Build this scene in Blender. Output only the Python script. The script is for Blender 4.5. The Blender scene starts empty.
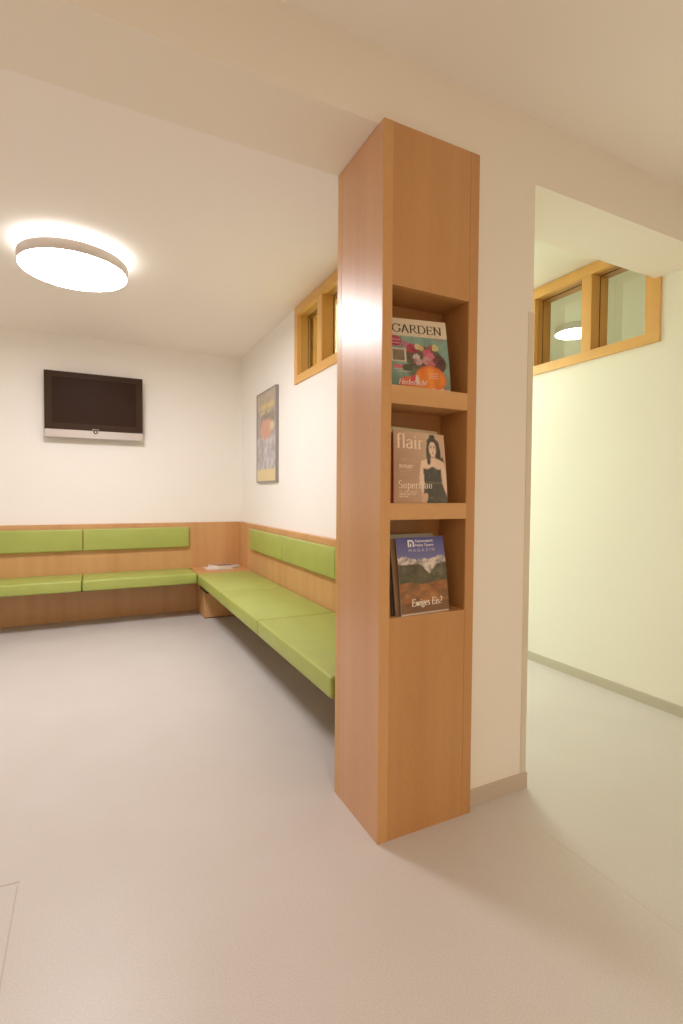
import bpy, bmesh, math, random
from mathutils import Vector
random.seed(4)
S = bpy.context.scene
COL = S.collection

# ------------------------------------------------------------------ helpers
def lin(c):
    return tuple((x/12.92 if x <= .04045 else ((x+.055)/1.055)**2.4) for x in c)
def rgb(r, g, b): return lin((r/255, g/255, b/255))

def mat(name, col, rough=.5, metal=0, spec=.5, noise=0, scale=(8, 8, 8), bump=0, bscale=200, coat=0, col2=None, detail=4, nlo=.35, nhi=.65):
    m = bpy.data.materials.new(name); m.use_nodes = True
    nt = m.node_tree; b = nt.nodes['Principled BSDF']
    b.inputs['Base Color'].default_value = (*col, 1)
    b.inputs['Roughness'].default_value = rough
    b.inputs['Metallic'].default_value = metal
    b.inputs['Specular IOR Level'].default_value = spec
    b.inputs['Coat Weight'].default_value = coat
    b.inputs['Coat Roughness'].default_value = .15
    tc = nt.nodes.new('ShaderNodeTexCoord')
    if noise or col2:
        mp = nt.nodes.new('ShaderNodeMapping'); mp.inputs['Scale'].default_value = scale
        nz = nt.nodes.new('ShaderNodeTexNoise'); nz.inputs['Scale'].default_value = 1; nz.inputs['Detail'].default_value = detail
        rp = nt.nodes.new('ShaderNodeValToRGB')
        c2 = col2 or tuple(x*(1-noise) for x in col)
        rp.color_ramp.elements[0].position = nlo; rp.color_ramp.elements[0].color = (*c2, 1)
        rp.color_ramp.elements[1].position = nhi; rp.color_ramp.elements[1].color = (*col, 1)
        L = nt.links.new
        L(tc.outputs['Object'], mp.inputs[0]); L(mp.outputs[0], nz.inputs['Vector'])
        L(nz.outputs['Fac'], rp.inputs[0]); L(rp.outputs[0], b.inputs['Base Color'])
    if bump:
        n2 = nt.nodes.new('ShaderNodeTexNoise'); n2.inputs['Scale'].default_value = bscale
        bp = nt.nodes.new('ShaderNodeBump'); bp.inputs['Strength'].default_value = bump; bp.inputs['Distance'].default_value = .001
        nt.links.new(tc.outputs['Object'], n2.inputs['Vector']); nt.links.new(n2.outputs['Fac'], bp.inputs['Height'])
        nt.links.new(bp.outputs[0], b.inputs['Normal'])
    return m

def wood(name, c1, c2, axis='z', rough=.4, spec=.5):
    """beech veneer: stretched grain plus short flecks, grain along one axis"""
    m = bpy.data.materials.new(name); m.use_nodes = True
    nt = m.node_tree; b = nt.nodes['Principled BSDF']; L = nt.links.new
    b.inputs['Roughness'].default_value = rough
    b.inputs['Specular IOR Level'].default_value = spec
    tc = nt.nodes.new('ShaderNodeTexCoord')
    def sc(across, along): return {'z': (across, across, along), 'x': (along, across, across), 'y': (across, along, across)}[axis]
    def nz(s, det, scale):
        mp = nt.nodes.new('ShaderNodeMapping'); mp.inputs['Scale'].default_value = s
        n = nt.nodes.new('ShaderNodeTexNoise'); n.inputs['Scale'].default_value = scale; n.inputs['Detail'].default_value = det
        L(tc.outputs['Object'], mp.inputs[0]); L(mp.outputs[0], n.inputs['Vector']); return n
    a = nz(sc(9, .5), 6, 1.); f = nz(sc(260, 22), 2, 1.)
    mx = nt.nodes.new('ShaderNodeMix'); mx.data_type = 'RGBA'
    mx.inputs[6].default_value = (*c1, 1); mx.inputs[7].default_value = (*c2, 1)
    rp = nt.nodes.new('ShaderNodeMapRange'); rp.inputs[1].default_value = .3; rp.inputs[2].default_value = .7
    L(a.outputs['Fac'], rp.inputs[0]); L(rp.outputs[0], mx.inputs[0])
    m2 = nt.nodes.new('ShaderNodeMix'); m2.data_type = 'RGBA'; m2.blend_type = 'MULTIPLY'
    r2 = nt.nodes.new('ShaderNodeMapRange'); r2.inputs[1].default_value = .55; r2.inputs[2].default_value = .75; r2.inputs[4].default_value = .35
    L(f.outputs['Fac'], r2.inputs[0]); L(r2.outputs[0], m2.inputs[0])
    m2.inputs[7].default_value = (.72, .62, .55, 1)
    L(mx.outputs[2], m2.inputs[6]); L(m2.outputs[2], b.inputs['Base Color'])
    return m

def paint_mat(name, rough=.35, coat=.0):
    m = bpy.data.materials.new(name); m.use_nodes = True
    nt = m.node_tree; b = nt.nodes['Principled BSDF']
    a = nt.nodes.new('ShaderNodeAttribute'); a.attribute_name = 'Col'
    nt.links.new(a.outputs['Color'], b.inputs['Base Color'])
    b.inputs['Roughness'].default_value = rough; b.inputs['Coat Weight'].default_value = coat
    b.inputs['Coat Roughness'].default_value = .12
    return m

def emit(name, col, s):
    m = bpy.data.materials.new(name); m.use_nodes = True; nt = m.node_tree
    nt.nodes.remove(nt.nodes['Principled BSDF'])
    e = nt.nodes.new('ShaderNodeEmission'); e.inputs[0].default_value = (*col, 1); e.inputs[1].default_value = s
    nt.links.new(e.outputs[0], nt.nodes['Material Output'].inputs[0]); return m

def glass_mat(name, tint, refl):
    m = bpy.data.materials.new(name); m.use_nodes = True; nt = m.node_tree
    nt.nodes.remove(nt.nodes['Principled BSDF'])
    t = nt.nodes.new('ShaderNodeBsdfTransparent'); t.inputs[0].default_value = (*tint, 1)
    g = nt.nodes.new('ShaderNodeBsdfGlossy'); g.inputs['Roughness'].default_value = .0; g.inputs[0].default_value = (1, 1, 1, 1)
    fr0 = nt.nodes.new('ShaderNodeLayerWeight'); fr0.inputs[0].default_value = .5
    fr = nt.nodes.new('ShaderNodeMath'); fr.operation = 'POWER'; fr.inputs[1].default_value = 5; nt.links.new(fr0.outputs['Facing'], fr.inputs[0])
    mr = nt.nodes.new('ShaderNodeMath'); mr.operation = 'MULTIPLY_ADD'; mr.inputs[1].default_value = .9; mr.inputs[2].default_value = refl
    mx = nt.nodes.new('ShaderNodeMixShader')
    nt.links.new(fr.outputs[0], mr.inputs[0]); nt.links.new(mr.outputs[0], mx.inputs[0])
    nt.links.new(t.outputs[0], mx.inputs[1]); nt.links.new(g.outputs[0], mx.inputs[2])
    nt.links.new(mx.outputs[0], nt.nodes['Material Output'].inputs[0]); return m

class MB:
    """collects shapes and links them as one mesh object"""
    def __init__(s): s.bm = bmesh.new()
    def box(s, x0, x1, y0, y1, z0, z1, bev=0, seg=2):
        r = bmesh.ops.create_cube(s.bm, size=1)
        vs = r['verts']
        for v in vs:
            v.co = Vector(((x0+x1)/2+v.co.x*(x1-x0), (y0+y1)/2+v.co.y*(y1-y0), (z0+z1)/2+v.co.z*(z1-z0)))
        if bev:
            es = list({e for v in vs for e in v.link_edges})
            bmesh.ops.bevel(s.bm, geom=es, offset=bev, segments=seg, profile=.5, affect='EDGES')
        return s
    def lathe(s, prof, cx, cy, n=72, close=False):
        rings = []
        for r, z in prof:
            if r < 1e-6: rings.append([s.bm.verts.new((cx, cy, z))])
            else: rings.append([s.bm.verts.new((cx+r*math.cos(2*math.pi*i/n), cy+r*math.sin(2*math.pi*i/n), z)) for i in range(n)])
        for a, b in zip(rings, rings[1:]+([rings[0]] if close else [])):
            for i in range(n):
                j = (i+1) % n
                if len(a) == 1 and len(b) == 1: continue
                if len(a) == 1: s.bm.faces.new((a[0], b[j], b[i]))
                elif len(b) == 1: s.bm.faces.new((a[i], a[j], b[0]))
                else: s.bm.faces.new((a[i], a[j], b[j], b[i]))
        return s
    def quad(s, pts):
        s.bm.faces.new([s.bm.verts.new(p) for p in pts]); return s
    def done(s, name, m, parent=None, smooth=False, origin=(0, 0, 0)):
        bmesh.ops.recalc_face_normals(s.bm, faces=s.bm.faces)
        me = bpy.data.meshes.new(name); o = Vector(origin)
        for v in s.bm.verts: v.co -= o
        s.bm.to_mesh(me); s.bm.free(); me.materials.append(m)
        if smooth:
            for p in me.polygons: p.use_smooth = True
            me.set_sharp_from_angle(angle=math.radians(50))
        ob = bpy.data.objects.new(name, me); COL.objects.link(ob)
        ob.location = o
        if parent: ob.parent = parent; ob.location = (0, 0, 0) if origin == (0, 0, 0) else o
        return ob

def tag(o, label, cat, group=None):
    o['label'] = label; o['category'] = cat
    if group: o['group'] = group
    return o
def thing(name, loc, label, cat, group=None):
    o = bpy.data.objects.new(name, None); COL.objects.link(o); o.location = loc
    o.empty_display_size = .1
    return tag(o, label, cat, group)
def struct(o): o['kind'] = 'structure'; return o
def bx(name, m, parent, x0, x1, y0, y1, z0, z1, bev=0, seg=2, smooth=False):
    """a box given in world coordinates, as a child of a thing"""
    L = parent.location if parent else Vector((0, 0, 0))
    P = parent
    while P is not None and P.parent is not None: P = P.parent; L = L + P.location
    b = MB().box(x0-L.x, x1-L.x, y0-L.y, y1-L.y, z0-L.z, z1-L.z, bev, seg)
    return b.done(name, m, parent, smooth=smooth or bev > .004)

# ------------------------------------------------------------------ materials
M = {}
M['wall'] = mat('white_wall_paint', rgb(244, 241, 236), .85, spec=.25, bump=.12, bscale=350)
M['ceil'] = mat('ceiling_paint', rgb(246, 240, 234), .9, spec=.2, bump=.1, bscale=300)
M['hallwall'] = mat('hall_white_warm_lit', rgb(241, 233, 220), .85, spec=.25, bump=.12, bscale=350)  # same white paint as the waiting room, warm hall light tinted into its colour
M['corr'] = mat('corridor_white_green_lit', rgb(240, 239, 226), .85, spec=.25, bump=.12, bscale=350)  # white paint again, with the yellow-green corridor light put into the colour
M['beech'] = wood('beech_veneer', rgb(210, 160, 106), rgb(196, 144, 90))
M['beech_col'] = wood('beech_laminate_column', rgb(198, 144, 88), rgb(186, 130, 76), rough=.3)
M['beech_side'] = wood('beech_laminate_glossy', rgb(204, 152, 108), rgb(192, 138, 94), rough=.33, spec=.9)
M['beech_edge'] = wood('beech_edge_band', rgb(208, 156, 98), rgb(200, 146, 88), rough=.35)
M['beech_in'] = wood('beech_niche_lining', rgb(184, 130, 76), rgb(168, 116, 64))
M['beech_y'] = wood('beech_along_wall', rgb(228, 178, 100), rgb(216, 164, 84), 'y')
M['beech_zf'] = wood('beech_upright', rgb(228, 176, 100), rgb(216, 162, 84), 'z')
M['beech_x'] = wood('beech_tabletop', rgb(212, 160, 104), rgb(198, 146, 90), 'x', rough=.35)
M['reveal'] = wood('beech_reveal', rgb(198, 148, 74), rgb(184, 132, 62), 'z')
M['gasket'] = mat('dark_glazing_gasket', rgb(70, 48, 22), .6)
M['green'] = mat('green_vinyl', rgb(163, 176, 84), .42, spec=.45, noise=.07, scale=(7, 7, 7), bump=.25, bscale=420)
M['dark'] = mat('dark_bracket', rgb(40, 34, 30), .6)
M['base'] = mat('grey_baseboard', rgb(190, 184, 164), .6)
M['base_h'] = mat('taupe_baseboard', rgb(194, 178, 158), .6)
M['steel'] = mat('brushed_corner_guard', rgb(222, 210, 188), .45, metal=.1)
M['black'] = mat('tv_black_plastic', rgb(56, 40, 29), .45, spec=.06)
M['screen'] = mat('tv_screen', rgb(44, 26, 15), .45, spec=.06)
M['silver'] = mat('tv_silver_plastic', rgb(190, 180, 172), .4, metal=.2)
M['lampwhite'] = mat('lamp_white_metal', rgb(214, 204, 194), .5)
M['paper'] = mat('magazine_pages', rgb(228, 222, 212), .8, noise=.25, scale=(3, 900, 3))
M['print'] = paint_mat('printed_cover', .38, .15)
M['gloss_print'] = paint_mat('glossy_printed_cover', .25, .8)
M['poster'] = paint_mat('poster_print', .5)
M['posterframe'] = mat('poster_grey_frame', rgb(146, 140, 138), .4, metal=.3)
M['seam'] = mat('floor_seam', rgb(190, 176, 164), .6)
M['weld'] = mat('floor_weld_seam', rgb(206, 195, 184), .5)
M['hatch'] = mat('floor_hatch_linoleum', rgb(207, 192, 180), .42, noise=.06, scale=(30, 30, 30))
M['glass_l'] = glass_mat('clear_pane', (.93, .95, .80), .10)
M['glass_r'] = glass_mat('reflecting_pane', (.92, .93, .84), .10)

def floor_mat():
    m = bpy.data.materials.new('linoleum'); m.use_nodes = True
    nt = m.node_tree; b = nt.nodes['Principled BSDF']; L = nt.links.new
    tc = nt.nodes.new('ShaderNodeTexCoord')
    n1 = nt.nodes.new('ShaderNodeTexNoise'); n1.inputs['Scale'].default_value = 260; n1.inputs['Detail'].default_value = 3
    n2 = nt.nodes.new('ShaderNodeTexNoise'); n2.inputs['Scale'].default_value = 3; n2.inputs['Detail'].default_value = 4
    r1 = nt.nodes.new('ShaderNodeValToRGB')
    r1.color_ramp.elements[0].position = .38; r1.color_ramp.elements[0].color = (*rgb(198, 192, 188), 1)
    r1.color_ramp.elements[1].position = .62; r1.color_ramp.elements[1].color = (*rgb(210, 204, 200), 1)
    mx = nt.nodes.new('ShaderNodeMix'); mx.data_type = 'RGBA'; mx.blend_type = 'MULTIPLY'; mx.inputs[0].default_value = 1
    r2 = nt.nodes.new('ShaderNodeValToRGB')
    r2.color_ramp.elements[0].position = .35; r2.color_ramp.elements[0].color = (.97, .96, .955, 1)
    r2.color_ramp.elements[1].position = .65; r2.color_ramp.elements[1].color = (1, 1, 1, 1)
    L(tc.outputs['Object'], n1.inputs['Vector']); L(tc.outputs['Object'], n2.inputs['Vector'])
    L(n1.outputs['Fac'], r1.inputs[0]); L(n2.outputs['Fac'], r2.inputs[0])
    L(r1.outputs[0], mx.inputs[6]); L(r2.outputs[0], mx.inputs[7]); L(mx.outputs[2], b.inputs['Base Color'])
    b.inputs['Roughness'].default_value = .4; b.inputs['Specular IOR Level'].default_value = .45
    bp = nt.nodes.new('ShaderNodeBump'); bp.inputs['Strength'].default_value = .05; bp.inputs['Distance'].default_value = .001
    L(n1.outputs['Fac'], bp.inputs['Height']); L(bp.outputs[0], b.inputs['Normal'])
    return m
M['floor'] = floor_mat()

# ------------------------------------------------------------------ measurements (metres)
XL, XR = -2.3, 2.87           # left outer wall, corridor right wall
YF, YB = -3.0, 5.331          # wall behind the camera, back wall
XW, XW2 = 1.43, 1.582         # partition between waiting room and corridor
YW, YW2 = 1.479, 1.789        # header / pier front and back
ZS = 2.442                    # header underside
ZH, ZR, ZC = 2.69, 2.668, 2.70  # hall, waiting room, corridor ceilings

def walls(name, m, boxes):
    b = MB()
    for q in boxes: b.box(*q)
    return struct(b.done(name, m))

walls('floor', M['floor'], [(XL-.1, 5.4, YF-.1, YB+.1, -.1, 0)])
walls('ceiling', M['ceil'], [(XL, XW, YW2, YB, ZR, ZR+.12)])
walls('ceiling', M['ceil'], [(XL, XR, YF, YW, ZH, ZH+.1)])
walls('ceiling', M['corr'], [(XW2, XR, YW2, YB, ZC, ZC+.09)])
walls('wall_back', M['wall'], [(XL-.1, XR+.22, YB, YB+.1, 0, 2.79)])
walls('wall_left', M['wall'], [(XL-.1, XL, YF, YB, 0, 2.79)])
walls('wall_front', M['hallwall'], [(XL-.1, XR+.22, YF-.1, YF, 0, 2.79)])
walls('wall_header', M['hallwall'], [(XL, XR, YW, YW2, ZS, 2.79)])
walls('wall_pier', M['hallwall'], [(1.2675, XW2, YW, YW2, 0, ZS)])

# partition with its window opening
W1 = dict(y0=2.74, y1=3.726, z0=2.068, z1=2.664)
walls('wall_right', M['wall'], [
    (XW, XW2, YW2, W1['y0'], 0, 2.79), (XW, XW2, W1['y1'], YB, 0, 2.79),
    (XW, XW2, W1['y0'], W1['y1'], 0, W1['z0']), (XW, XW2, W1['y0'], W1['y1'], W1['z1'], 2.79)])
W2 = dict(y0=1.758, y1=2.725, z0=2.082, z1=2.695)
XO = 3.02
walls('wall_corridor', M['corr'], [
    (XR, XO, YF, W2['y0'], 0, 2.79), (XR, XO, W2['y1'], YB, 0, 2.79),
    (XR, XO, W2['y0'], W2['y1'], 0, W2['z0']), (XR, XO, W2['y0'], W2['y1'], W2['z1'], 2.79)])
# the room seen through the corridor window
walls('wall_beyond', M['corr'], [(5.2, 5.3, .2, 4.6, 0, 2.79), (XO, 5.3, .1, .2, 0, 2.79), (XO, 5.3, 4.6, 4.7, 0, 2.79)])
walls('ceiling', M['corr'], [(XO, 5.2, .2, 4.6, 2.72, 2.79)])

# baseboards, corner guard
walls('baseboard_corridor', M['base'], [(XR-.010, XR, YF, YB, 0, .060)])
walls('baseboard_pier', M['base_h'], [(1.2675, XW2+.008, YW-.008, YW, 0, .064), (XW2, XW2+.008, YW, YB, 0, .064)])
walls('trim_1', M['steel'], [(1.556, XW2+.003, YW-.003, YW, .064, 1.937), (XW2, XW2+.003, YW, YW+.03, .064, 1.937)])

# seams in the floor covering
def strip(b, x0, y0, x1, y1, w, z=.0012):
    d = Vector((x1-x0, y1-y0)).normalized(); n = Vector((-d.y, d.x))*w/2
    lo = [(x0+n.x, y0+n.y), (x1+n.x, y1+n.y), (x1-n.x, y1-n.y), (x0-n.x, y0-n.y)]
    vb = [b.bm.verts.new((*p, -.002)) for p in lo]; vt = [b.bm.verts.new((*p, z)) for p in lo]
    b.bm.faces.new(vt); b.bm.faces.new(vb[::-1])
    for i in range(4):
        j = (i+1) % 4; b.bm.faces.new((vb[i], vb[j], vt[j], vt[i]))
b = MB()
strip(b, -.218, 1.785, -.78, 1.83, .0035); strip(b, -.222, 1.77, -.216, 1.33, .0035)
strip(b, -.216, 1.33, -.78, 1.33, .0035); strip(b, -.78, 1.83, -.78, 1.33, .0035)
struct(b.done('trim_2', M['seam']))
b = MB(); strip(b, 1.437, 1.28, 1.437, .5, .002, .0006); struct(b.done('trim_3', M['weld']))

# ------------------------------------------------------------------ internal windows
def window(name, X, W, s, m_front, inner_y, mull, gx, gaskets, glass, topgap=0):
    """X wall face, s=+1 frame looks towards -X; W outer opening; inner_y = clear opening; mull = mullion Y range"""
    r = bpy.data.objects.new(name, None); COL.objects.link(r); r.location = (X, (W['y0']+W['y1'])/2, W['z0']); struct(r)
    y0, y1, z0, z1 = W['y0'], W['y1'], W['z0'], W['z1']
    iy0, iy1 = inner_y; fz = .062; ft = .070; px = .014
    L = r.location
    def B(x0, x1, a, b_, c, d, bb=None):
        bb = bb or MB(); bb.box(x0-L.x, x1-L.x, a-L.y, b_-L.y, c-L.z, d-L.z, .0015, 1); return bb
    f = MB()   # top + bottom casing (grain along the wall)
    B(X-px, X+.02, y0, y1, z0, z0+fz, f); B(X-px, X+.02, y0, y1, z1-ft, z1, f)
    f.done('frame_rail', m_front, r)
    f = MB()
    B(X-px, X+.02, y0, iy0, z0+fz, z1-ft, f); B(X-px, X+.02, iy1, y1, z0+fz, z1-ft, f)
    f.done('frame_stile', M['beech_zf'], r)
    B(X-px+.001, gx+.006, mull[0], mull[1], z0+fz, z1-ft).done('mullion', M['beech_zf'], r)
    # linings of the reveal, then a rebate with a dark joint before the glass
    depth = gx+.006
    f = MB()
    B(X+.02, depth, y0, iy0+.001, z0, z1, f); B(X+.02, depth, iy1-.001, y1, z0, z1, f)
    B(X+.02, depth, iy0, iy1, z0, z0+fz-.001, f); B(X+.02, depth, iy0, iy1, z1-ft+.001, z1, f)
    f.done('reveal_lining', M['reveal'], r)
    g = MB(); s_ = MB()
    for a, b_ in ((iy0, mull[0]), (mull[1], iy1)):
        for gk in gaskets:
            e = .0025
            g.box(gk-L.x, gk+.006-L.x, a-L.y, a+e-L.y, z0+fz-L.z, z1-ft-L.z); g.box(gk-L.x, gk+.006-L.x, b_-e-L.y, b_-L.y, z0+fz-L.z, z1-ft-L.z)
            g.box(gk-L.x, gk+.006-L.x, a-L.y, b_-L.y, z1-ft-e-L.z, z1-ft-L.z); g.box(gk-L.x, gk+.006-L.x, a-L.y, b_-L.y, z0+fz-L.z, z0+fz+e-L.z)
        q = [(gx-L.x, a-.001-L.y, z0+fz-.001-L.z), (gx-L.x, b_+.001-L.y, z0+fz-.001-L.z), (gx-L.x, b_+.001-L.y, z1-ft+.001-L.z), (gx-L.x, a-.001-L.y, z1-ft+.001-L.z)]
        MB().quad(q).done('pane', glass, r)
    g.done('joint', M['gasket'], r)
    return r
window('window_1', XW, W1, 1, M['beech_y'], (2.805, 3.661), (3.197, 3.276), XW+.088, [XW+.076], M['glass_l'])
window('window_2', XR, W2, 1, M['beech_y'], (1.845, 2.655), (2.196, 2.269), 3.012, [2.935], M['glass_r'])
# corridor-side casing of window_1
c = MB()
for q in ((W1['y0'], W1['y1'], W1['z0'], W1['z0']+.062), (W1['y0'], W1['y1'], W1['z1']-.07, W1['z1']), (W1['y0'], 2.805, 2.13, 2.594), (3.661, W1['y1'], 2.13, 2.594)):
    c.box(XW2-.03, XW2+.012, q[0], q[1], q[2], q[3])
struct(c.done('trim_4', M['beech_y']))

# ------------------------------------------------------------------ magazine column
XA, XB, YA = .860, 1.267, 1.445
mc = thing('magazine_column', (XA, YA, 0), 'tall beech wood column cabinet with three open magazine niches at the end of the white pier', 'shelf unit')
IL, IR, NB = .899, 1.2255, 1.603
bx('side_panel', M['beech_side'], mc, XA, XA+.019, YA+.0025, 1.751, 0, 2.44, .0008, 1)
bx('edge_strip', M['beech_edge'], mc, XA, XA+.019, 1.7525, 1.788, 0, 2.44, .0008, 1)
bx('front_stile', M['beech_edge'], mc, XA+.0003, IL-.0005, YA, YA+.0023, 0, 2.44)
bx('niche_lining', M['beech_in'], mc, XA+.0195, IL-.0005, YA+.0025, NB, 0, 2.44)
bx('front_stile', M['beech_col'], mc, IR+.001, XB, YA, 1.788, 0, 2.44, .0008, 1)
bx('upper_panel', M['beech_col'], mc, IL+.0005, IR, YA+.001, 1.47, 1.908, 2.44)
bx('lower_panel', M['beech_col'], mc, IL+.0005, IR, YA+.001, NB, 0, .78)
bx('shelf', M['beech_x'], mc, IL, IR+.0005, YA+.0005, NB, 1.118, 1.175)
bx('shelf', M['beech_x'], mc, IL, IR+.0005, YA+.0005, NB, 1.514, 1.576)
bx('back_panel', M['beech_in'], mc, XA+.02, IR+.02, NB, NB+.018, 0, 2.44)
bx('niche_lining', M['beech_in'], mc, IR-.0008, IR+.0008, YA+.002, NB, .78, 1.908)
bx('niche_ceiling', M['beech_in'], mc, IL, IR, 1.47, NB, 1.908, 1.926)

# ------------------------------------------------------------------ benches
PX, PY = 1.394, 5.295          # fronts of the wall panels
SZ, CT = .446, .095
def cushion(name, par, x0, x1, y0, y1, z0, z1):
    g = .0032
    return bx(name, M['green'], par, x0+(g if x1-x0 > y1-y0 or 1 else 0), x1-g, y0+g, y1-g, z0, z1, .013, 4, True)

wb = thing('wall_bench', (0, PY, 0), 'green cushioned wall bench with beech back panel along the back wall under the television', 'bench')
bx('back_panel', M['beech'], wb, XL, PX, PY, YB, 0, .912, .001, 1)
xs = [.872, -.107, -1.107, -2.107]
for a, c in zip(xs[1:], xs):
    cushion('seat_cushion', wb, a, c, 4.847, PY-.002, SZ-CT, SZ)
for a, c in ((-.104, .865), (-1.104, -.104), (-2.104, -1.104)):
    cushion('back_cushion', wb, a, c, 5.247, PY, .664, .868)
bx('seat_frame', M['dark'], wb, -2.1, .86, 4.93, PY, .338, SZ-CT)

rb = thing('wall_bench', (PX, 3.3, 0), 'green wall bench with beech back running from the corner table towards the wooden column', 'bench')
bx('back_panel', M['beech'], rb, PX, XW, 1.80, PY-.001, 0, .912, .001, 1)
for a, c in ((3.909, 4.846), (2.897, 3.909), (1.848, 2.897)):
    cushion('seat_cushion', rb, .867, PX-.002, a, c, SZ-CT, SZ)
for a, c in ((3.845, 4.812), (2.85, 3.845), (1.85, 2.85)):
    cushion('back_cushion', rb, 1.356, PX, a, c, .664, .868)
bx('seat_frame', M['dark'], rb, 1.02, PX, 1.95, 4.5, .338, SZ-CT)
bx('support_bracket', M['dark'], rb, .900, .99, 4.58, 4.87, .300, SZ-CT)

ct = thing('corner_table', (1.15, 5.08, 0), 'beech corner table with square top and box base between the two green benches', 'table')
bx('tabletop', M['beech_x'], ct, .874, PX-.001, 4.8485, PY-.001, SZ-.03, SZ-.002, .0015, 1)
bx('box_base', M['beech'], ct, .936, PX-.001, 4.875, PY-.001, .010, SZ-.03, .001, 1)
bx('plinth', M['dark'], ct, .95, PX-.001, 4.89, PY-.001, 0, .010)

# ------------------------------------------------------------------ lettering
PEN = {}
def arc(cx, cy, rx, ry, a0, a1, n=14):
    return [(cx+rx*math.cos(math.radians(a0+(a1-a0)*i/n)), cy+ry*math.sin(math.radians(a0+(a1-a0)*i/n))) for i in range(n+1)]
def sf(x, y, w=.1): return [(x-w, y), (x+w, y)]
PEN['G'] = (.86, [arc(.45, .5, .4, .49, 48, 320), [(.76, .14), (.76, .44)], sf(.76, .44, .13), [(.75, .98), (.75, .74)]])
PEN['A'] = (.84, [[(.12, .01), (.42, 1)], [(.42, 1), (.73, .01)], [(.24, .34), (.62, .34)], sf(.12, .01, .1), sf(.73, .01, .11)])
PEN['R'] = (.80, [[(.16, 0), (.16, 1)], [(.08, .99), (.38, .99)]+arc(.38, .745, .22, .245, 90, -90)+[(.16, .5)], [(.36, .5), (.72, .02)], sf(.16, .01), sf(.74, .01, .07)])
PEN['D'] = (.88, [[(.16, 0), (.16, 1)], [(.08, .99), (.38, .99)]+arc(.38, .5, .40, .49, 90, -90)+[(.08, .01)]])
PEN['E'] = (.72, [[(.16, 0), (.16, 1)], [(.08, .99), (.62, .99), (.62, .82)], [(.16, .52), (.5, .52)], [(.5, .62), (.5, .42)], [(.08, .01), (.64, .01), (.66, .2)]])
PEN['N'] = (.90, [[(.16, 0), (.16, 1)], [(.14, 1), (.72, 0)], [(.72, 0), (.72, 1)], sf(.16, .01), sf(.10, .99, .08), sf(.72, .99)])
PEN['H'] = (.90, [[(.16, 0), (.16, 1)], [(.72, 0), (.72, 1)], [(.16, .52), (.72, .52)], sf(.16, .01), sf(.72, .01), sf(.16, .99), sf(.72, .99)])
PEN['S'] = (.62, [arc(.3, .75, .2, .24, 35, 250)+arc(.3, .26, .23, .25, 70, -145)])
PEN['f'] = (.40, [[(.16, 0), (.16, .8)]+arc(.3, .8, .14, .19, 180, 50), [(.04, .62), (.34, .62)], sf(.16, .01)])
PEN['l'] = (.32, [[(.15, 0), (.15, 1)], sf(.15, .01), [(.06, .99), (.15, .99)]])
PEN['i'] = (.32, [[(.15, 0), (.15, .62)], sf(.15, .01), [(.06, .61), (.15, .61)], [(.15, .80), (.15, .9)]])
PEN['a'] = (.56, [arc(.26, .46, .16, .16, 160, 0)+[(.42, .1), (.5, .02)], arc(.24, .18, .17, .17, 60, 330)])
PEN['r'] = (.44, [[(.14, 0), (.14, .62)], arc(.3, .42, .16, .19, 170, 45), sf(.14, .01), [(.06, .61), (.14, .61)]])
PEN['u'] = (.60, [[(.14, .62), (.14, .2)]+arc(.28, .18, .14, .17, 180, 300), [(.44, .62), (.44, 0)], [(.06, .61), (.14, .61)], [(.36, .61), (.44, .61)]])
PEN['p'] = (.60, [[(.14, -.3), (.14, .62)], arc(.3, .31, .2, .31, 150, -150), sf(.14, -.29), [(.06, .61), (.14, .61)]])
PEN['e'] = (.52, [[(.08, .34), (.42, .34)]+arc(.25, .31, .19, .3, 6, 320)])
PEN['c'] = (.50, [arc(.26, .31, .19, .3, 50, 320)])
PEN['w'] = (.80, [[(.06, .62), (.22, 0)], [(.22, 0), (.38, .6)], [(.38, .6), (.54, 0)], [(.54, 0), (.72, .62)]])
PEN['g'] = (.54, [arc(.24, .4, .16, .2, 0, 360), arc(.24, -.08, .19, .17, 110, -230), [(.34, .58), (.48, .62)]])
PEN['s'] = (.46, [arc(.22, .46, .13, .15, 35, 250)+arc(.22, .17, .15, .16, 70, -145)])
PEN['t'] = (.38, [[(.16, .85), (.16, .12)]+arc(.26, .12, .1, .11, 180, 300), [(.04, .62), (.32, .62)]])
PEN['b'] = (.58, [[(.12, 0), (.12, 1)], arc(.28, .31, .2, .31, 150, -150)])
PEN['h'] = (.60, [[(.14, 0), (.14, 1)], arc(.29, .4, .15, .21, 160, 0)+[(.44, 0)], sf(.14, .01, .08), sf(.44, .01, .08)])
PEN['?'] = (.46, [arc(.22, .76, .17, .23, 160, -60)+[(.2, .3)], [(.2, .0), (.2, .1)]])
PEN['z'] = (.5, [[(.06, .6), (.44, .6), (.06, .02), (.46, .02)]])
PEN[' '] = (.3, [])
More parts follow.
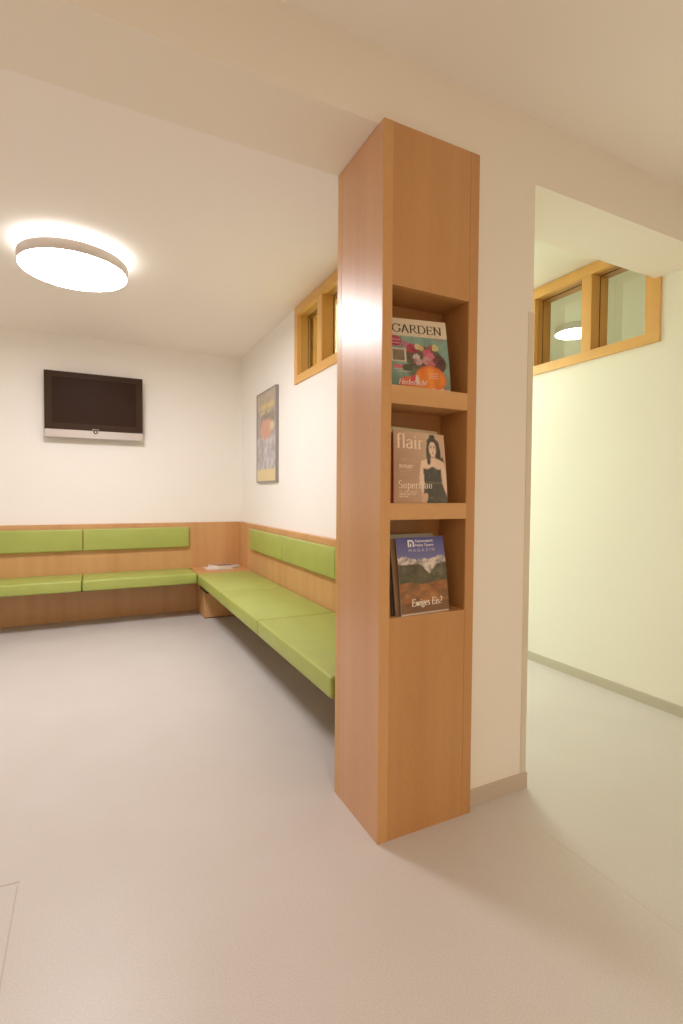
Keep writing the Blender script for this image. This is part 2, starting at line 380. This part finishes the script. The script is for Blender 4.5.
def pen_quads(text, u0, v0, h, w_total, thick=.13, thin=.045, slant=0.):
    """flat quads (in metres on the cover) of an upright-nib serif hand"""
    adv = sum(PEN[c][0] for c in text); sx = w_total/adv; out = []; x = u0
    for ch in text:
        a, strokes = PEN[ch]
        for st in strokes:
            pts = [(x+p[0]*sx+slant*p[1]*h, v0+p[1]*h) for p in st]
            nrm = []
            for i in range(len(pts)):
                p = pts[max(0, i-1)]; q = pts[min(len(pts)-1, i+1)]
                dx, dy = q[0]-p[0], q[1]-p[1]; l = math.hypot(dx, dy) or 1
                # broad nib: heavy on the verticals
                w = (thin+(thick-thin)*abs(dy/l)**1.5)*h/2
                nrm.append((-dy/l*w, dx/l*w))
            for i in range(len(pts)-1):
                a_, b_ = pts[i], pts[i+1]; n0, n1 = nrm[i], nrm[i+1]
                out.append([(a_[0]+n0[0], a_[1]+n0[1]), (b_[0]+n1[0], b_[1]+n1[1]), (b_[0]-n1[0], b_[1]-n1[1]), (a_[0]-n0[0], a_[1]-n0[1])])
        x += a*sx
    return out
def font_polys(text, u0, v0, h, w_total=None, slant=0, off=0):
    """polygons of the built-in sans face scaled to a height and width"""
    cu = bpy.data.curves.new('t', 'FONT'); cu.body = text; cu.size = 1; cu.offset = off; cu.resolution_u = 3; cu.shear = slant
    ob = bpy.data.objects.new('t', cu); COL.objects.link(ob)
    dg = bpy.context.evaluated_depsgraph_get(); me = bpy.data.meshes.new_from_object(ob.evaluated_get(dg))
    vs = [v.co.copy() for v in me.vertices]; x0 = min(v.x for v in vs); x1 = max(v.x for v in vs)
    sc = h/.73; sx = (w_total/(x1-x0)) if w_total else sc
    polys = [[(u0+(vs[i].x-x0)*sx, v0+vs[i].y*sc) for i in p.vertices] for p in me.polygons]
    bpy.data.objects.remove(ob); bpy.data.curves.remove(cu); bpy.data.meshes.remove(me)
    return polys

# ------------------------------------------------------------------ painting on vertex grids
def hsh(i, j, k=0):
    n = (i*374761393+j*668265263+k*1442695041) & 0xffffffff
    n = ((n ^ (n >> 13))*1274126177) & 0xffffffff
    return ((n ^ (n >> 16)) & 0xffff)/65535
def vn(x, y, k=0):
    i, j = math.floor(x), math.floor(y); a, b_ = x-i, y-j; a = a*a*(3-2*a); b_ = b_*b_*(3-2*b_)
    return (hsh(i, j, k)*(1-a)+hsh(i+1, j, k)*a)*(1-b_)+(hsh(i, j+1, k)*(1-a)+hsh(i+1, j+1, k)*a)*b_
def fbm(x, y, k=0): return .5*vn(x, y, k)+.27*vn(2.1*x, 2.1*y, k+1)+.15*vn(4.3*x, 4.3*y, k+2)+.08*vn(9*x, 9*y, k+3)
def mixc(a, b_, t): t = max(0, min(1, t)); return tuple(x+(y-x)*t for x, y in zip(a, b_))
C = lambda r, g, b_: (r/255, g/255, b_/255)
def ell(u, v, cx, cy, rx, ry): return ((u-cx)/rx)**2+((v-cy)/ry)**2

def paint_garden(u, v):
    if v > .795:
        c = C(226, 206, 178)
        if .958 < v < .966 and .12 < u < .9 and hsh(int(u*70), 3) > .35: c = C(160, 140, 120)
        if .818 < v < .826 and .1 < u < .92 and hsh(int(u*80), 5) > .4: c = C(170, 150, 128)
        return c
    n = fbm(u*6, v*7)
    c = mixc(C(98, 138, 124), C(142, 170, 152), n*1.3-.1)
    if abs((u*5) % 1-.5) > .47: c = mixc(c, C(70, 100, 92), .5)
    if v < .36: c = mixc(c, C(88, 104, 88), (.36-v)*2.2)
    # foliage behind the bouquet
    if ell(u, v, .56, .50, .32, .17) < .75+n*.5: c = mixc(C(66, 60, 44), C(104, 92, 70), vn(u*40, v*50))
    if ell(u, v, .82, .43, .14, .13) < .7+n*.4: c = C(84, 48, 44)
    if ell(u, v, .42, .30, .16, .09) < .8: c = mixc(c, C(80, 84, 52), .7)
    for cx, cy, r, col in [(.36, .625, .085, (190, 40, 74)), (.42, .60, .05, (160, 30, 66)), (.47, .655, .05, (238, 216, 160)), (.53, .635, .045, (232, 190, 120)),
                           (.64, .56, .085, (216, 84, 112)), (.68, .52, .075, (226, 110, 136)), (.61, .46, .075, (214, 150, 150)), (.68, .42, .07, (206, 110, 122)),
                           (.44, .50, .06, (230, 210, 196)), (.48, .44, .06, (214, 170, 166)), (.42, .455, .035, (190, 120, 130)), (.77, .655, .06, (232, 210, 130)),
                           (.69, .66, .04, (180, 84, 90)), (.55, .40, .035, (110, 60, 50)), (.76, .475, .05, (120, 50, 56)), (.27, .69, .045, (206, 110, 140)),
                           (.22, .655, .03, (190, 90, 120)), (.86, .45, .05, (70, 40, 42))]:
        e = ell(u, v, cx, cy, r, r*.80)
        pet = 1+.25*math.sin(7*math.atan2(v-cy, u-cx)+cx*40)
        if e < pet: c = mixc(C(*col), tuple(x*.62 for x in C(*col)), .5*vn(u*60, v*60, 7)+.3*(e < .08))
    # pumpkin vase
    e = ell(u, v, .66, .20, .27, .195)
    if e < 1:
        rib = .5+.5*math.cos((u-.66)/.27*7)
        c = mixc(C(224, 110, 22), C(240, 142, 40), rib); c = mixc(c, C(190, 74, 20), max(0, e-.55)*1.4)
    # small apples left
    if ell(u, v, .26, .14, .13, .085) < 1: c = mixc(C(206, 66, 40), C(226, 120, 66), vn(u*20, v*20))
    if ell(u, v, .37, .18, .055, .07) < 1: c = C(206, 60, 70)
    if ell(u, v, .43, .19, .025, .06) < 1: c = C(228, 210, 196)
    if ell(u, v, .47, .07, .12, .05) < 1: c = C(226, 130, 60)
    for cx, r, col in ((.70, .05, (222, 160, 150)), (.78, .05, (232, 190, 176)), (.86, .055, (222, 150, 150)), (.95, .05, (200, 120, 120))):
        if ell(u, v, cx, .035+.01*math.sin(cx*30), r, .04) < 1: c = mixc(C(*col), C(240, 220, 200), vn(u*50, v*50))
    # round badge and inset photograph with pale border
    if ell(u, v, .10, .715, .105, .078) < 1: c = C(172, 38, 74)
    if .02 < u < .27 and .425 < v < .615: c = C(222, 206, 180)
    if .04 < u < .24 and .44 < v < .60: c = mixc(C(86, 92, 66), C(150, 116, 96), fbm(u*22, v*22, 4)*1.4-.2)
    if .04 < u < .2 and .33 < v < .385: c = C(206, 96, 110)
    if ell(u, v, .28, .35, .09, .05) < 1: c = C(70, 76, 54)
    return c

def paint_fashion(u, v):
    c = mixc(C(168, 124, 94), C(218, 184, 154), u*1.0+.2*v)
    c = mixc(c, C(150, 108, 84), max(0, .45-abs(v-.5))*(1-u)*1.1)
    # a model with long dark hair in a strapless black dress
    sk = C(238, 204, 176)
    def arm(pts, r):
        for (x0, y0), (x1, y1) in zip(pts, pts[1:]):
            dx, dy = x1-x0, y1-y0; t = max(0, min(1, ((u-x0)*dx+(v-y0)*dy)/(dx*dx+dy*dy)))
            if math.hypot(u-x0-t*dx, (v-y0-t*dy)*1.15) < r: return True
        return False
    hair = C(46, 34, 28)
    if ell(u, v, .745, .875, .105, .075) < 1+.2*vn(u*30, v*30): c = hair
    if ell(u, v, .745, .955, .06, .035) < 1: c = hair
    if ell(u, v, .665, .70, .05, .16) < .9+.35*vn(u*25, v*18, 3): c = hair
    if ell(u, v, .835, .70, .065, .20) < .9+.35*vn(u*25, v*18, 4): c = hair
    if ell(u, v, .93, .585, .035, .08) < 1: c = hair
    if abs(u-.75) < .045 and .60 < v < .72: c = mixc(sk, C(190, 146, 116), .5)
    if v < .64 and ell(u, v, .74, .56, .21, .085) < 1: c = sk
    if arm([(.55, .57), (.51, .36), (.55, .17), (.58, .05)], .045): c = sk
    if arm([(.92, .57), (.97, .36), (.98, .18)], .042): c = sk
    if ell(u, v, .66, .60, .035, .055) < 1: c = hair
    if ell(u, v, .745, .775, .075, .105) < 1:
        c = sk
        if ell(u, v, .715, .80, .018, .009) < 1 or ell(u, v, .778, .80, .018, .009) < 1: c = C(60, 42, 36)
        if ell(u, v, .715, .82, .022, .005) < 1 or ell(u, v, .778, .82, .022, .005) < 1: c = C(70, 48, 38)
        if ell(u, v, .747, .718, .022, .009) < 1: c = C(176, 84, 78)
        if ell(u, v, .752, .755, .010, .014) < 1: c = mixc(sk, C(180, 130, 104), .5)
    # dress
    if .555 < u-.01*math.sin(v*9) < .90 and .30 < v < .50+.018*math.cos((u-.73)*26): c = mixc(C(34, 32, 28), C(62, 60, 50), vn(u*14, v*10, 9))
    if v <= .30 and .57-.2*(.3-v)**1 < u < .90+.45*(.3-v): c = mixc(C(36, 33, 26), C(86, 76, 52), vn(u*12+v*6, v*6, 12))
    if .30 > v > .275 and .58 < u < .9: c = C(92, 84, 62)
    if arm([(.58, .10), (.55, .02)], .05): c = C(216, 172, 140)
    for k, (y, x0, x1) in enumerate(((.60, .09, .40), (.57, .09, .46), (.455, .09, .36), (.425, .09, .34), (.395, .09, .3))):
        if y < v < y+.011 and x0 < u < x1 and hsh(int(u*60), k) > .3: c = mixc(c, C(236, 212, 186), .45 if k > 1 else .3)
    for k, (y, x1) in enumerate(((.515, .38), (.485, .33))):
        if y < v < y+.016 and .09 < u < x1 and hsh(int(u*50), k+9) > .25: c = C(230, 204, 176)
    for k, (y, x1) in enumerate(((.15, .42), (.115, .40), (.08, .26))):
        if y < v < y+.015 and .09 < u < x1 and hsh(int(u*55), k+20) > .28: c = C(226, 198, 168)
    return c

def paint_mountain(u, v):
    if v < .018: return C(214, 200, 180)
    ridge = .725+.03*math.sin(u*8+1.2)*(u < .5)+.07*(fbm(u*7+3, 1.3, 2)-.5)+.035*(vn(u*28, .5, 77)-.5)-.03*max(0, u-.45)+(.03 if u > .72 else 0)*min(1, (u-.72)*8)
    if v > ridge: return mixc(C(112, 110, 160), C(70, 70, 138), (v-.7)*3.2)
    n = fbm(u*9, v*12, 5)
    snow_line = .655-.07*math.exp(-((u-.62)/.12)**2)+.05*(n-.5)-.10*max(0, 1-abs(u-.62)/.2)*fbm(u*16, v*10, 71)
    if v > snow_line: return mixc(C(226, 212, 198), C(120, 112, 116), max(0, fbm(u*14+v*5, v*26-u*9, 61)*2.4-.95))
    if v > .40+.015*math.sin(u*9):
        c = mixc(C(58, 54, 38), C(112, 98, 72), n*1.6-.3)
        if u > .62 and v > .48: c = mixc(c, C(132, 122, 100), .6*vn(u*18, v*18))
        if v < .47+.04*math.sin(u*6): c = mixc(c, C(78, 78, 44), .35)
        return c
    m_ = fbm(u*7, v*16, 8)
    c = mixc(C(128, 74, 36), C(176, 112, 58), m_*1.5-.2)
    if fbm(u*6+4, v*11, 15) > .58: c = mixc(C(84, 66, 36), c, .6)
    if v < .15: c = mixc(c, C(88, 60, 36), .55)
    return c

def paint_poster(u, v): return mixc(paint_poster_raw(u, v), C(196, 186, 176), .30)  # pale wash over the print is glare, mixed into the colours
def paint_poster_raw(u, v):
    n = fbm(u*6, v*9, 21); m_ = fbm(u*14, v*20, 31)
    if v < .135: return C(230, 206, 138)
    c = mixc(C(150, 144, 152), C(196, 190, 200), n*1.5-.25)
    if v > .86: c = mixc(C(150, 136, 120), C(190, 174, 150), m_)
    if .50 < v < .86: c = mixc(c, C(132, 118, 104), .5*m_+.3)
    if ell(u, v, .60, .69, .34, .09) < .7+n: c = mixc(C(98, 92, 84), C(140, 128, 112), m_)
    if ell(u, v, .52, .58, .30, .12) < .5+n: c = mixc(C(206, 128, 96), C(220, 160, 128), m_)
    if ell(u, v, .80, .60, .13, .06) < .6+n*.5: c = C(224, 196, 160)
    if v < .5 and m_ > .56: c = mixc(c, C(214, 208, 212), .7)
    if v < .5 and m_ < .38: c = mixc(c, C(132, 126, 140), .6)
    if .80 < v < .865 and .08 < u < .92 and vn(u*16, 3, 40) > .22: c = C(214, 186, 100)
    if .755 < v < .79 and .15 < u < .8 and hsh(int(u*24), 44) > .3: c = C(214, 190, 120)
    for k, y in enumerate((.47, .43, .39, .35, .31, .27)):
        if y < v < y+.012 and .5 < u < .92 and hsh(int(u*40), k+60) > .4: c = mixc(c, C(120, 112, 118), .5)
    return c

def painted(name, m, parent, fn, surf, nu, nv, soft=1):
    bm = bmesh.new(); cl = bm.loops.layers.float_color.new('Col') if False else bm.verts.layers.float_color.new('Col')
    g = []
    cc = [[lin(fn(i/nu, j/nv)) for i in range(nu+1)] for j in range(nv+1)]
    for _ in range(soft):
        cc = [[tuple((2*cc[j][i][k]+cc[j][max(i-1, 0)][k]+cc[j][min(i+1, nu)][k]+cc[max(j-1, 0)][i][k]+cc[min(j+1, nv)][i][k])/6 for k in range(3)) for i in range(nu+1)] for j in range(nv+1)]
    for j in range(nv+1):
        row = []
        for i in range(nu+1):
            u, v = i/nu, j/nv; w = bm.verts.new(surf(u, v, 0)); w[cl] = (*cc[j][i], 1); row.append(w)
        g.append(row)
    for j in range(nv):
        for i in range(nu): bm.faces.new((g[j][i], g[j][i+1], g[j+1][i+1], g[j+1][i]))
    me = bpy.data.meshes.new(name); bm.to_mesh(me); bm.free(); me.materials.append(m)
    for p in me.polygons: p.use_smooth = True
    ob = bpy.data.objects.new(name, me); COL.objects.link(ob); ob.parent = parent; return ob
def lettering(name, col, parent, surf, polys, w, h, off, rough=.4):
    me = bpy.data.meshes.new(name); vs = []; fs = []
    for p in polys:
        fs.append(list(range(len(vs), len(vs)+len(p)))); vs += [surf(x/w, y/h, off) for x, y in p]
    me.from_pydata(vs, [], fs)
    key = 'ink_%d_%d_%d' % col
    m = bpy.data.materials.get(key) or mat(key, rgb(*col), rough)
    me.materials.append(m)
    ob = bpy.data.objects.new(name, me); COL.objects.link(ob); ob.parent = parent; return ob

def magazine(loc, w, h, t, lean, bend, label, group, twist=0, cover=None, covermat=None, res=(90, 120), plain=None, skew=0):
    """standing magazine: origin at its bottom left front corner, leaning back (+Y)"""
    r = thing('magazine', loc, label, 'magazine', group)
    def surf(u, v, off):
        y = lean*v*(1-skew+skew*u)-bend*math.sin(math.pi*v)+twist*u
        return (w*u, y-off, h*v*math.sqrt(max(0, 1-(lean/h)**2)))
    # block of pages
    bm = bmesh.new(); n = 10; F = []; B_ = []
    for k in range(n+1):
        v = k/n
        F.append([bm.verts.new(surf(u, v*.996+.002, -.0006)) for u in (.004, .985)])
        B_.append([bm.verts.new(surf(u, v*.996+.002, -t)) for u in (.004, .985)])
    for k in range(n):
        bm.faces.new((F[k][0], F[k][1], F[k+1][1], F[k+1][0])); bm.faces.new((B_[k][1], B_[k][0], B_[k+1][0], B_[k+1][1]))
        bm.faces.new((F[k][1], B_[k][1], B_[k+1][1], F[k+1][1])); bm.faces.new((B_[k][0], F[k][0], F[k+1][0], B_[k+1][0]))
    bm.faces.new((F[0][0], B_[0][0], B_[0][1], F[0][1])); bm.faces.new((F[n][0], F[n][1], B_[n][1], B_[n][0]))
    me = bpy.data.meshes.new('pages'); bmesh.ops.recalc_face_normals(bm, faces=bm.faces); bm.to_mesh(me); bm.free(); me.materials.append(M['paper'])
    ob = bpy.data.objects.new('pages', me); COL.objects.link(ob); ob.parent = r
    # wrap-around cover: spine on the left and back cover
    pc = plain or (200, 190, 176)
    bm = bmesh.new(); pr = [(1.0, -t-.0004), (0.0, -t-.0004), (-.002, -t*.5), (0.0, 0.0 if cover else -.0001)] + ([] if cover else [(1.0, -.0001)])
    rows = [[bm.verts.new(surf(u, k/n, o)) for u, o in pr] for k in range(n+1)]
    for k in range(n):
        for q in range(len(pr)-1): bm.faces.new((rows[k][q], rows[k][q+1], rows[k+1][q+1], rows[k+1][q]))
    me = bpy.data.meshes.new('outer_cover'); bm.to_mesh(me); bm.free()
    key = 'cover_%d_%d_%d' % pc; me.materials.append(bpy.data.materials.get(key) or mat(key, rgb(*pc), .35))
    ob = bpy.data.objects.new('outer_cover', me); COL.objects.link(ob); ob.parent = r
    if cover: painted('front_cover', covermat or M['print'], r, cover, surf, *res)
    return r, surf

# top niche
G = None
w, h = .222, .264
r, s = magazine((.939, 1.505, 1.5765), w, h, .006, .040, .003, 'garden magazine with orange pumpkin vase and flowers on its cover, in the top niche', None, twist=-.045, cover=lambda u, v: paint_garden(u, v+.042), covermat=M['print'], res=(110, 136), plain=(206, 196, 176))
lettering('title', (62, 62, 40), r, s, pen_quads('GARDEN', .014, .2115, .030, .190, .21, .075), w, h, .0005)
lettering('headline', (240, 226, 214), r, s, pen_quads('Herbstlicht', .024, .019, .020, .105, .13, .06, .25), w, h, .0005)
lettering('badge_text', (236, 200, 200), r, s, font_polys('Extra', .012, .180, .007, .028, .2)+font_polys('24 Seiten', .011, .168, .006, .030, 0), w, h, .0005)
lettering('small_text', (236, 222, 206), r, s, font_polys('Ideen', .012, .072, .006, .03)+font_polys('und Gestecke', .022, .064, .005, .05)+font_polys('Schnell', .140, .062, .005, .034)+font_polys('gemacht', .142, .054, .005, .034)+font_polys('im Herbst', .142, .046, .005, .036), w, h, .0005)
lettering('small_text', (170, 60, 60), r, s, font_polys('OKTOBER', .170, .190, .006, .042), w, h, .0005)

# middle niche
w, h = .250, .253
r, s = magazine((.917, 1.452, 1.1755), w, h, .005, .030, .002, 'tan fashion magazine with a woman in a black dress, front of the middle niche', None, twist=.026, skew=.73, cover=paint_fashion, covermat=M['gloss_print'], res=(100, 118), plain=(170, 130, 104))
lettering('title', (244, 214, 188), r, s, pen_quads('flair', .012, .193, .050, .128, .17, .05), w, h, .0005)
lettering('headline', (240, 222, 200), r, s, pen_quads('Superfrau', .018, .052, .026, .160, .13, .05, .05), w, h, .0005)
magazine((.9085, 1.460, 1.1755), .215, .245, .008, .030, .002, 'dark red magazine in the middle niche behind the fashion magazine, only its left edge showing', None, twist=.0224, skew=.73, plain=(128, 44, 34))
magazine((.912, 1.476, 1.1755), .245, .268, .006, .032, .002, 'slightly taller pale magazine rearmost in the middle niche, its top edge above the fashion magazine', None, twist=.026, skew=.73, plain=(196, 176, 140))

# bottom niche
w, h = .216, .274
r, s = magazine((.952, 1.450, .7805), w, h, .005, .044, .004, 'blue mountain magazine with snowy peaks and a brown meadow, front of the bottom niche', None, twist=.012, cover=paint_mountain, covermat=M['print'], res=(110, 138), plain=(176, 158, 138))
lettering('title', (236, 228, 226), r, s, font_polys('Nationalpark', .084, .2555, .010, .083, 0, .015)+font_polys('Hohe Tauern', .084, .2405, .010, .083, 0, .015), w, h, .0005)
lettering('subtitle', (210, 200, 206), r, s, font_polys('M A G A Z I N', .052, .222, .011, .117, 0, 0), w, h, .0005)
def ring(cx, cy, r0, r1, a0, a1, n=10):
    A = arc(cx, cy, r1, r1, a0, a1, n); B2 = arc(cx, cy, r0, r0, a0, a1, n)
    return [[A[i], A[i+1], B2[i+1], B2[i]] for i in range(n)]
emb = [[(.050, .2395), (.056, .2395), (.056, .262), (.050, .262)], [(.050, .259), (.067, .259), (.067, .265), (.050, .265)]]+ring(.066, .252, .006, .0125, 90, -10)+[[(.072, .2395), (.0785, .2395), (.0785, .252), (.072, .252)], [(.060, .2395), (.065, .2395), (.065, .252), (.060, .252)]]
lettering('emblem', (240, 234, 232), r, s, emb, w, h, .0005)
lettering('headline', (240, 226, 204), r, s, pen_quads('Ewiges Eis?', .046, .030, .025, .138, .17, .07, .12), w, h, .0005)
magazine((.934, 1.459, .7805), .214, .270, .005, .047, .002, 'brown-edged magazine in the bottom niche directly behind the blue mountain magazine', None, twist=.012, plain=(122, 92, 66))
magazine((.926, 1.4685, .7805), .222, .264, .006, .048, .002, 'dark-spined magazine in the middle of the stack in the bottom niche', None, twist=.012, plain=(66, 54, 46))
magazine((.918, 1.479, .7805), .218, .268, .006, .050, .002, 'tan magazine second from the back of the bottom niche stack', None, twist=.012, plain=(168, 134, 96))
magazine((.908, 1.490, .7805), .249, .283, .008, .052, .001, 'tallest grey magazine standing rearmost in the bottom niche, its top edge above the others', None, twist=.012, plain=(150, 146, 124))

# magazines lying on the corner table
def lying(pts, z, t, label, pc, fn=None, curl=0):
    cx = sum(p[0] for p in pts)/4; cy = sum(p[1] for p in pts)/4
    r = thing('magazine', (cx, cy, z), label, 'magazine')
    q = [(x-cx, y-cy) for x, y in pts]
    def S_(u, v, off):
        x = (1-u)*(1-v)*q[0][0]+u*(1-v)*q[1][0]+u*v*q[2][0]+(1-u)*v*q[3][0]
        y = (1-u)*(1-v)*q[0][1]+u*(1-v)*q[1][1]+u*v*q[2][1]+(1-u)*v*q[3][1]
        return (x, y, t+curl*math.sin(math.pi*u)+off)
    b = MB(); n = 12
    top = [[b.bm.verts.new(S_(i/n, v, -.0006)) for v in (0, 1)] for i in range(n+1)]
    bot = [[b.bm.verts.new((*S_(i/n, v, 0)[:2], 0.0005)) for v in (0, 1)] for i in range(n+1)]
    for i in range(n):
        for A in (top, bot): b.bm.faces.new((A[i][0], A[i+1][0], A[i+1][1], A[i][1]))
        for e in (0, 1): b.bm.faces.new((bot[i][e], bot[i+1][e], top[i+1][e], top[i][e]))
    for i in (0, n): b.bm.faces.new((bot[i][0], bot[i][1], top[i][1], top[i][0]))
    b.done('pages', M['paper'], r)
    painted('front_cover', M['print'], r, fn or (lambda u, v: C(*pc)), S_, 30, 40)
    return r
def cov_a(u, v):
    if u < .1 or u > .93 or v < .07 or v > .93: return C(238, 226, 220)
    return mixc(C(96, 74, 62), C(176, 156, 144), fbm(u*5, v*6, 50)*1.6-.3)
lying([(1.00, 5.27), (1.00, 5.06), (1.27, 5.05), (1.27, 5.26)], SZ-.002, .005, 'thin white leaflet lying underneath on the corner table, poking out to the left', (240, 230, 224))
lying([(1.05, 5.245), (1.135, 5.07), (1.35, 5.12), (1.22, 5.288)], SZ+.0045, .021, 'magazine with a white bordered brown cover lying on top on the corner table', (200, 180, 170), cov_a, .002)

for o in [o for o in S.objects if o.parent and o.get('category') is None]:
    if o.name.split('.')[0] in ('title', 'subtitle', 'headline', 'emblem', 'badge_text', 'small_text'):
        o.parent = [c for c in o.parent.children if c.name.startswith('front_cover')][0]

# ------------------------------------------------------------------ television
tv = thing('television', (.011, YB, 1.715), 'black flat-screen television with silver lower bar mounted on the back wall', 'television')
X0, X1, Z0, Z1, TY = -.402, .424, 1.715, 2.313, 5.231
bx('housing', M['black'], tv, X0+.006, X1-.006, TY+.012, TY+.07, Z0+.01, Z1-.006, .006, 2)
f = MB(); L = tv.location; zb = Z0+.072
sx0, sx1, sz0, sz1 = -.342, .366, 1.846, 2.262
for q in ((X0, X1, sz1, Z1), (X0, X1, zb, sz0), (X0, sx0, sz0, sz1), (sx1, X1, sz0, sz1)):
    f.box(q[0]-L.x, q[1]-L.x, TY-L.y, TY+.02-L.y, q[2]-L.z, q[3]-L.z)
f.box(X0-L.x+.004, X1-L.x-.004, TY-.003-L.y, TY-L.y, Z1-L.z-.012, Z1-L.z-.009)
bz = f.done('bezel', M['black'], tv)
bx('screen', M['screen'], tv, sx0, sx1, TY+.004, TY+.013, sz0, sz1)
bx('speaker_bar', M['silver'], tv, X0, X1, TY-.002, TY+.03, Z0, zb, .004, 2)
cx = .012
b = MB(); n = 24
pts = [(cx+.020*math.cos(math.pi+math.pi*i/n), zb-.004+.026*math.sin(math.pi+math.pi*i/n)) for i in range(n+1)]
fr = [b.bm.verts.new((x-L.x, TY-.007-L.y, z-L.z)) for x, z in pts]; bk = [b.bm.verts.new((x-L.x, TY-L.y, z-L.z)) for x, z in pts]
b.bm.faces.new(fr); b.bm.faces.new(bk[::-1])
for i in range(n+1): j = (i+1) % (n+1); b.bm.faces.new((fr[i], fr[j], bk[j], bk[i]))
pb = b.done('power_button', M['black'], tv)
b = MB(); b.box(cx-.006-L.x, cx+.006-L.x, TY-.009-L.y, TY-.006-L.y, zb-.020-L.z, zb-.006-L.z, .002, 2); b.done('power_light', mat('button_silver', rgb(226, 218, 210), .3, metal=.3), pb)
me_p = font_polys('SAMSUNG', 0, 0, .011, .058)
lettering('brand_lettering', (214, 206, 200), bz, lambda u, v, o: (cx-.029+u-L.x, TY-o-L.y, 1.794+v-L.z), me_p, 1, 1, .001)
lettering('sticker', (120, 110, 190), tv, lambda u, v, o: (X1-.018+u-L.x, TY-.002-o-L.y, zb-.004+v-L.z), [[(0, 0), (.012, 0), (.012, .010), (0, .010)]], 1, 1, .0008)
bx('wall_mount', M['black'], tv, -.12, .14, TY+.07, YB, 1.85, 2.15)

# ------------------------------------------------------------------ poster
py0, py1, pz0, pz1, pX = 4.127, 4.697, 1.317, 2.152, 1.402
po = thing('poster', (XW, (py0+py1)/2, pz0), 'tall grey-framed poster with yellow lettering and bottom band on the wall above the right bench', 'poster')
L = po.location; f = MB(); e = .012
for q in ((py0, py1, pz0, pz0+e), (py0, py1, pz1-e, pz1), (py0, py0+e, pz0+e, pz1-e), (py1-e, py1, pz0+e, pz1-e)):
    f.box(pX-L.x, 0, q[0]-L.y, q[1]-L.y, q[2]-L.z, q[3]-L.z)
f.done('frame', M['posterframe'], po)
bx('backing_board', M['posterframe'], po, pX+.006, XW, py0+e, py1-e, pz0+e, pz1-e)
def ps(u, v, o): return (pX+.004-L.x, py1-e-(py1-py0-2*e)*u-L.y, pz0+e+(pz1-pz0-2*e)*v-L.z)
painted('picture', M['poster'], po, paint_poster, ps, 80, 110, 4)

# ------------------------------------------------------------------ lamps
EM_R = emit('lamp_glow_warm', (1, .925, .915), 44)
EM_RU = emit('lamp_uplight_warm', (1, .94, .89), 6)
EM_C = emit('lamp_glow_corridor', (.90, 1, .87), 33)
EM_CU = emit('lamp_uplight_corridor', (.97, 1, .80), 20)
EM_B = emit('lamp_glow_beyond', (.97, 1, .80), 60)
def lamp(x, y, zc, e, eu, label, k=1):
    z = zc-.122; t = thing('ceiling_lamp', (x, y, z), label, 'lamp', 'round ceiling lamps')
    t.scale = (k, k, 1)
    MB().lathe([(.300, .002), (.300, .060), (.296, .064), (.285, .064), (.285, .010), (.296, .002)], 0, 0, close=True).done('housing_ring', M['lampwhite'], t, True)
    MB().lathe([(0, -.002), (.15, -.0015), (.27, 0), (.293, .003), (.296, .006)], 0, 0, 48).done('diffuser', e, t, True)
    MB().lathe([(.10, .060), (.283, .060)], 0, 0, 40).done('uplight_ring', eu, t)
    MB().lathe([(0, .122), (.10, .122), (.10, .030), (0, .030)], 0, 0, 40).done('ceiling_mount', M['lampwhite'], t, True)
    return t
lamp(-.100, 3.49, ZR, EM_R, EM_RU, 'round white glowing ceiling lamp in the waiting room, above the benches')
lamp(2.42, 3.70, ZC, EM_C, EM_CU, 'round ceiling lamp hanging in the corridor behind the white pier')
lamp(3.87, 3.13, 2.78, EM_B, M['lampwhite'], 'small glowing ceiling lamp seen through the left pane of the corridor window', .56)

def area(name, loc, size, col, power, rot=(0, 0, 0), shape='DISK'):
    l = bpy.data.lights.new(name, 'AREA'); l.shape = shape; l.size = size; l.color = col; l.energy = power
    o = bpy.data.objects.new(name, l); COL.objects.link(o); o.location = loc; o.rotation_euler = rot; return o
area('hall_light', (.2, -1.5, 2.6), .6, (1, .83, .68), 32)

w_ = bpy.data.worlds.new('World'); S.world = w_; w_.use_nodes = True
w_.node_tree.nodes['Background'].inputs[0].default_value = (1, .9, .8, 1); w_.node_tree.nodes['Background'].inputs[1].default_value = .02

# ------------------------------------------------------------------ camera (fitted to the photograph)
from mathutils import Matrix
yaw, pit, rol = math.radians(-26.298), math.radians(-1.892), math.radians(.389)
fw = Vector((-math.sin(yaw)*math.cos(pit), math.cos(yaw)*math.cos(pit), math.sin(pit)))
rt = Vector((math.cos(yaw), math.sin(yaw), 0)); up = rt.cross(fw)
rt2 = rt*math.cos(rol)+up*math.sin(rol); up2 = -rt*math.sin(rol)+up*math.cos(rol)
cd = bpy.data.cameras.new('Camera'); cam = bpy.data.objects.new('Camera', cd); COL.objects.link(cam)
cam.matrix_world = Matrix(((rt2.x, up2.x, -fw.x, 0), (rt2.y, up2.y, -fw.y, 0), (rt2.z, up2.z, -fw.z, 1.2), (0, 0, 0, 1)))
cd.sensor_fit = 'VERTICAL'; cd.sensor_height = 36; cd.lens = 499.159/1024*36; cd.clip_start = .02
S.camera = cam

S.view_settings.view_transform = 'Standard'
S.view_settings.look = 'None'
S.view_settings.exposure = .36
S.view_settings.gamma = 1.12
S.cycles.use_denoising = True
S.cycles.max_bounces = 12; S.cycles.diffuse_bounces = 8; S.cycles.sample_clamp_indirect = 6
S.cycles.caustics_reflective = False; S.cycles.caustics_refractive = False
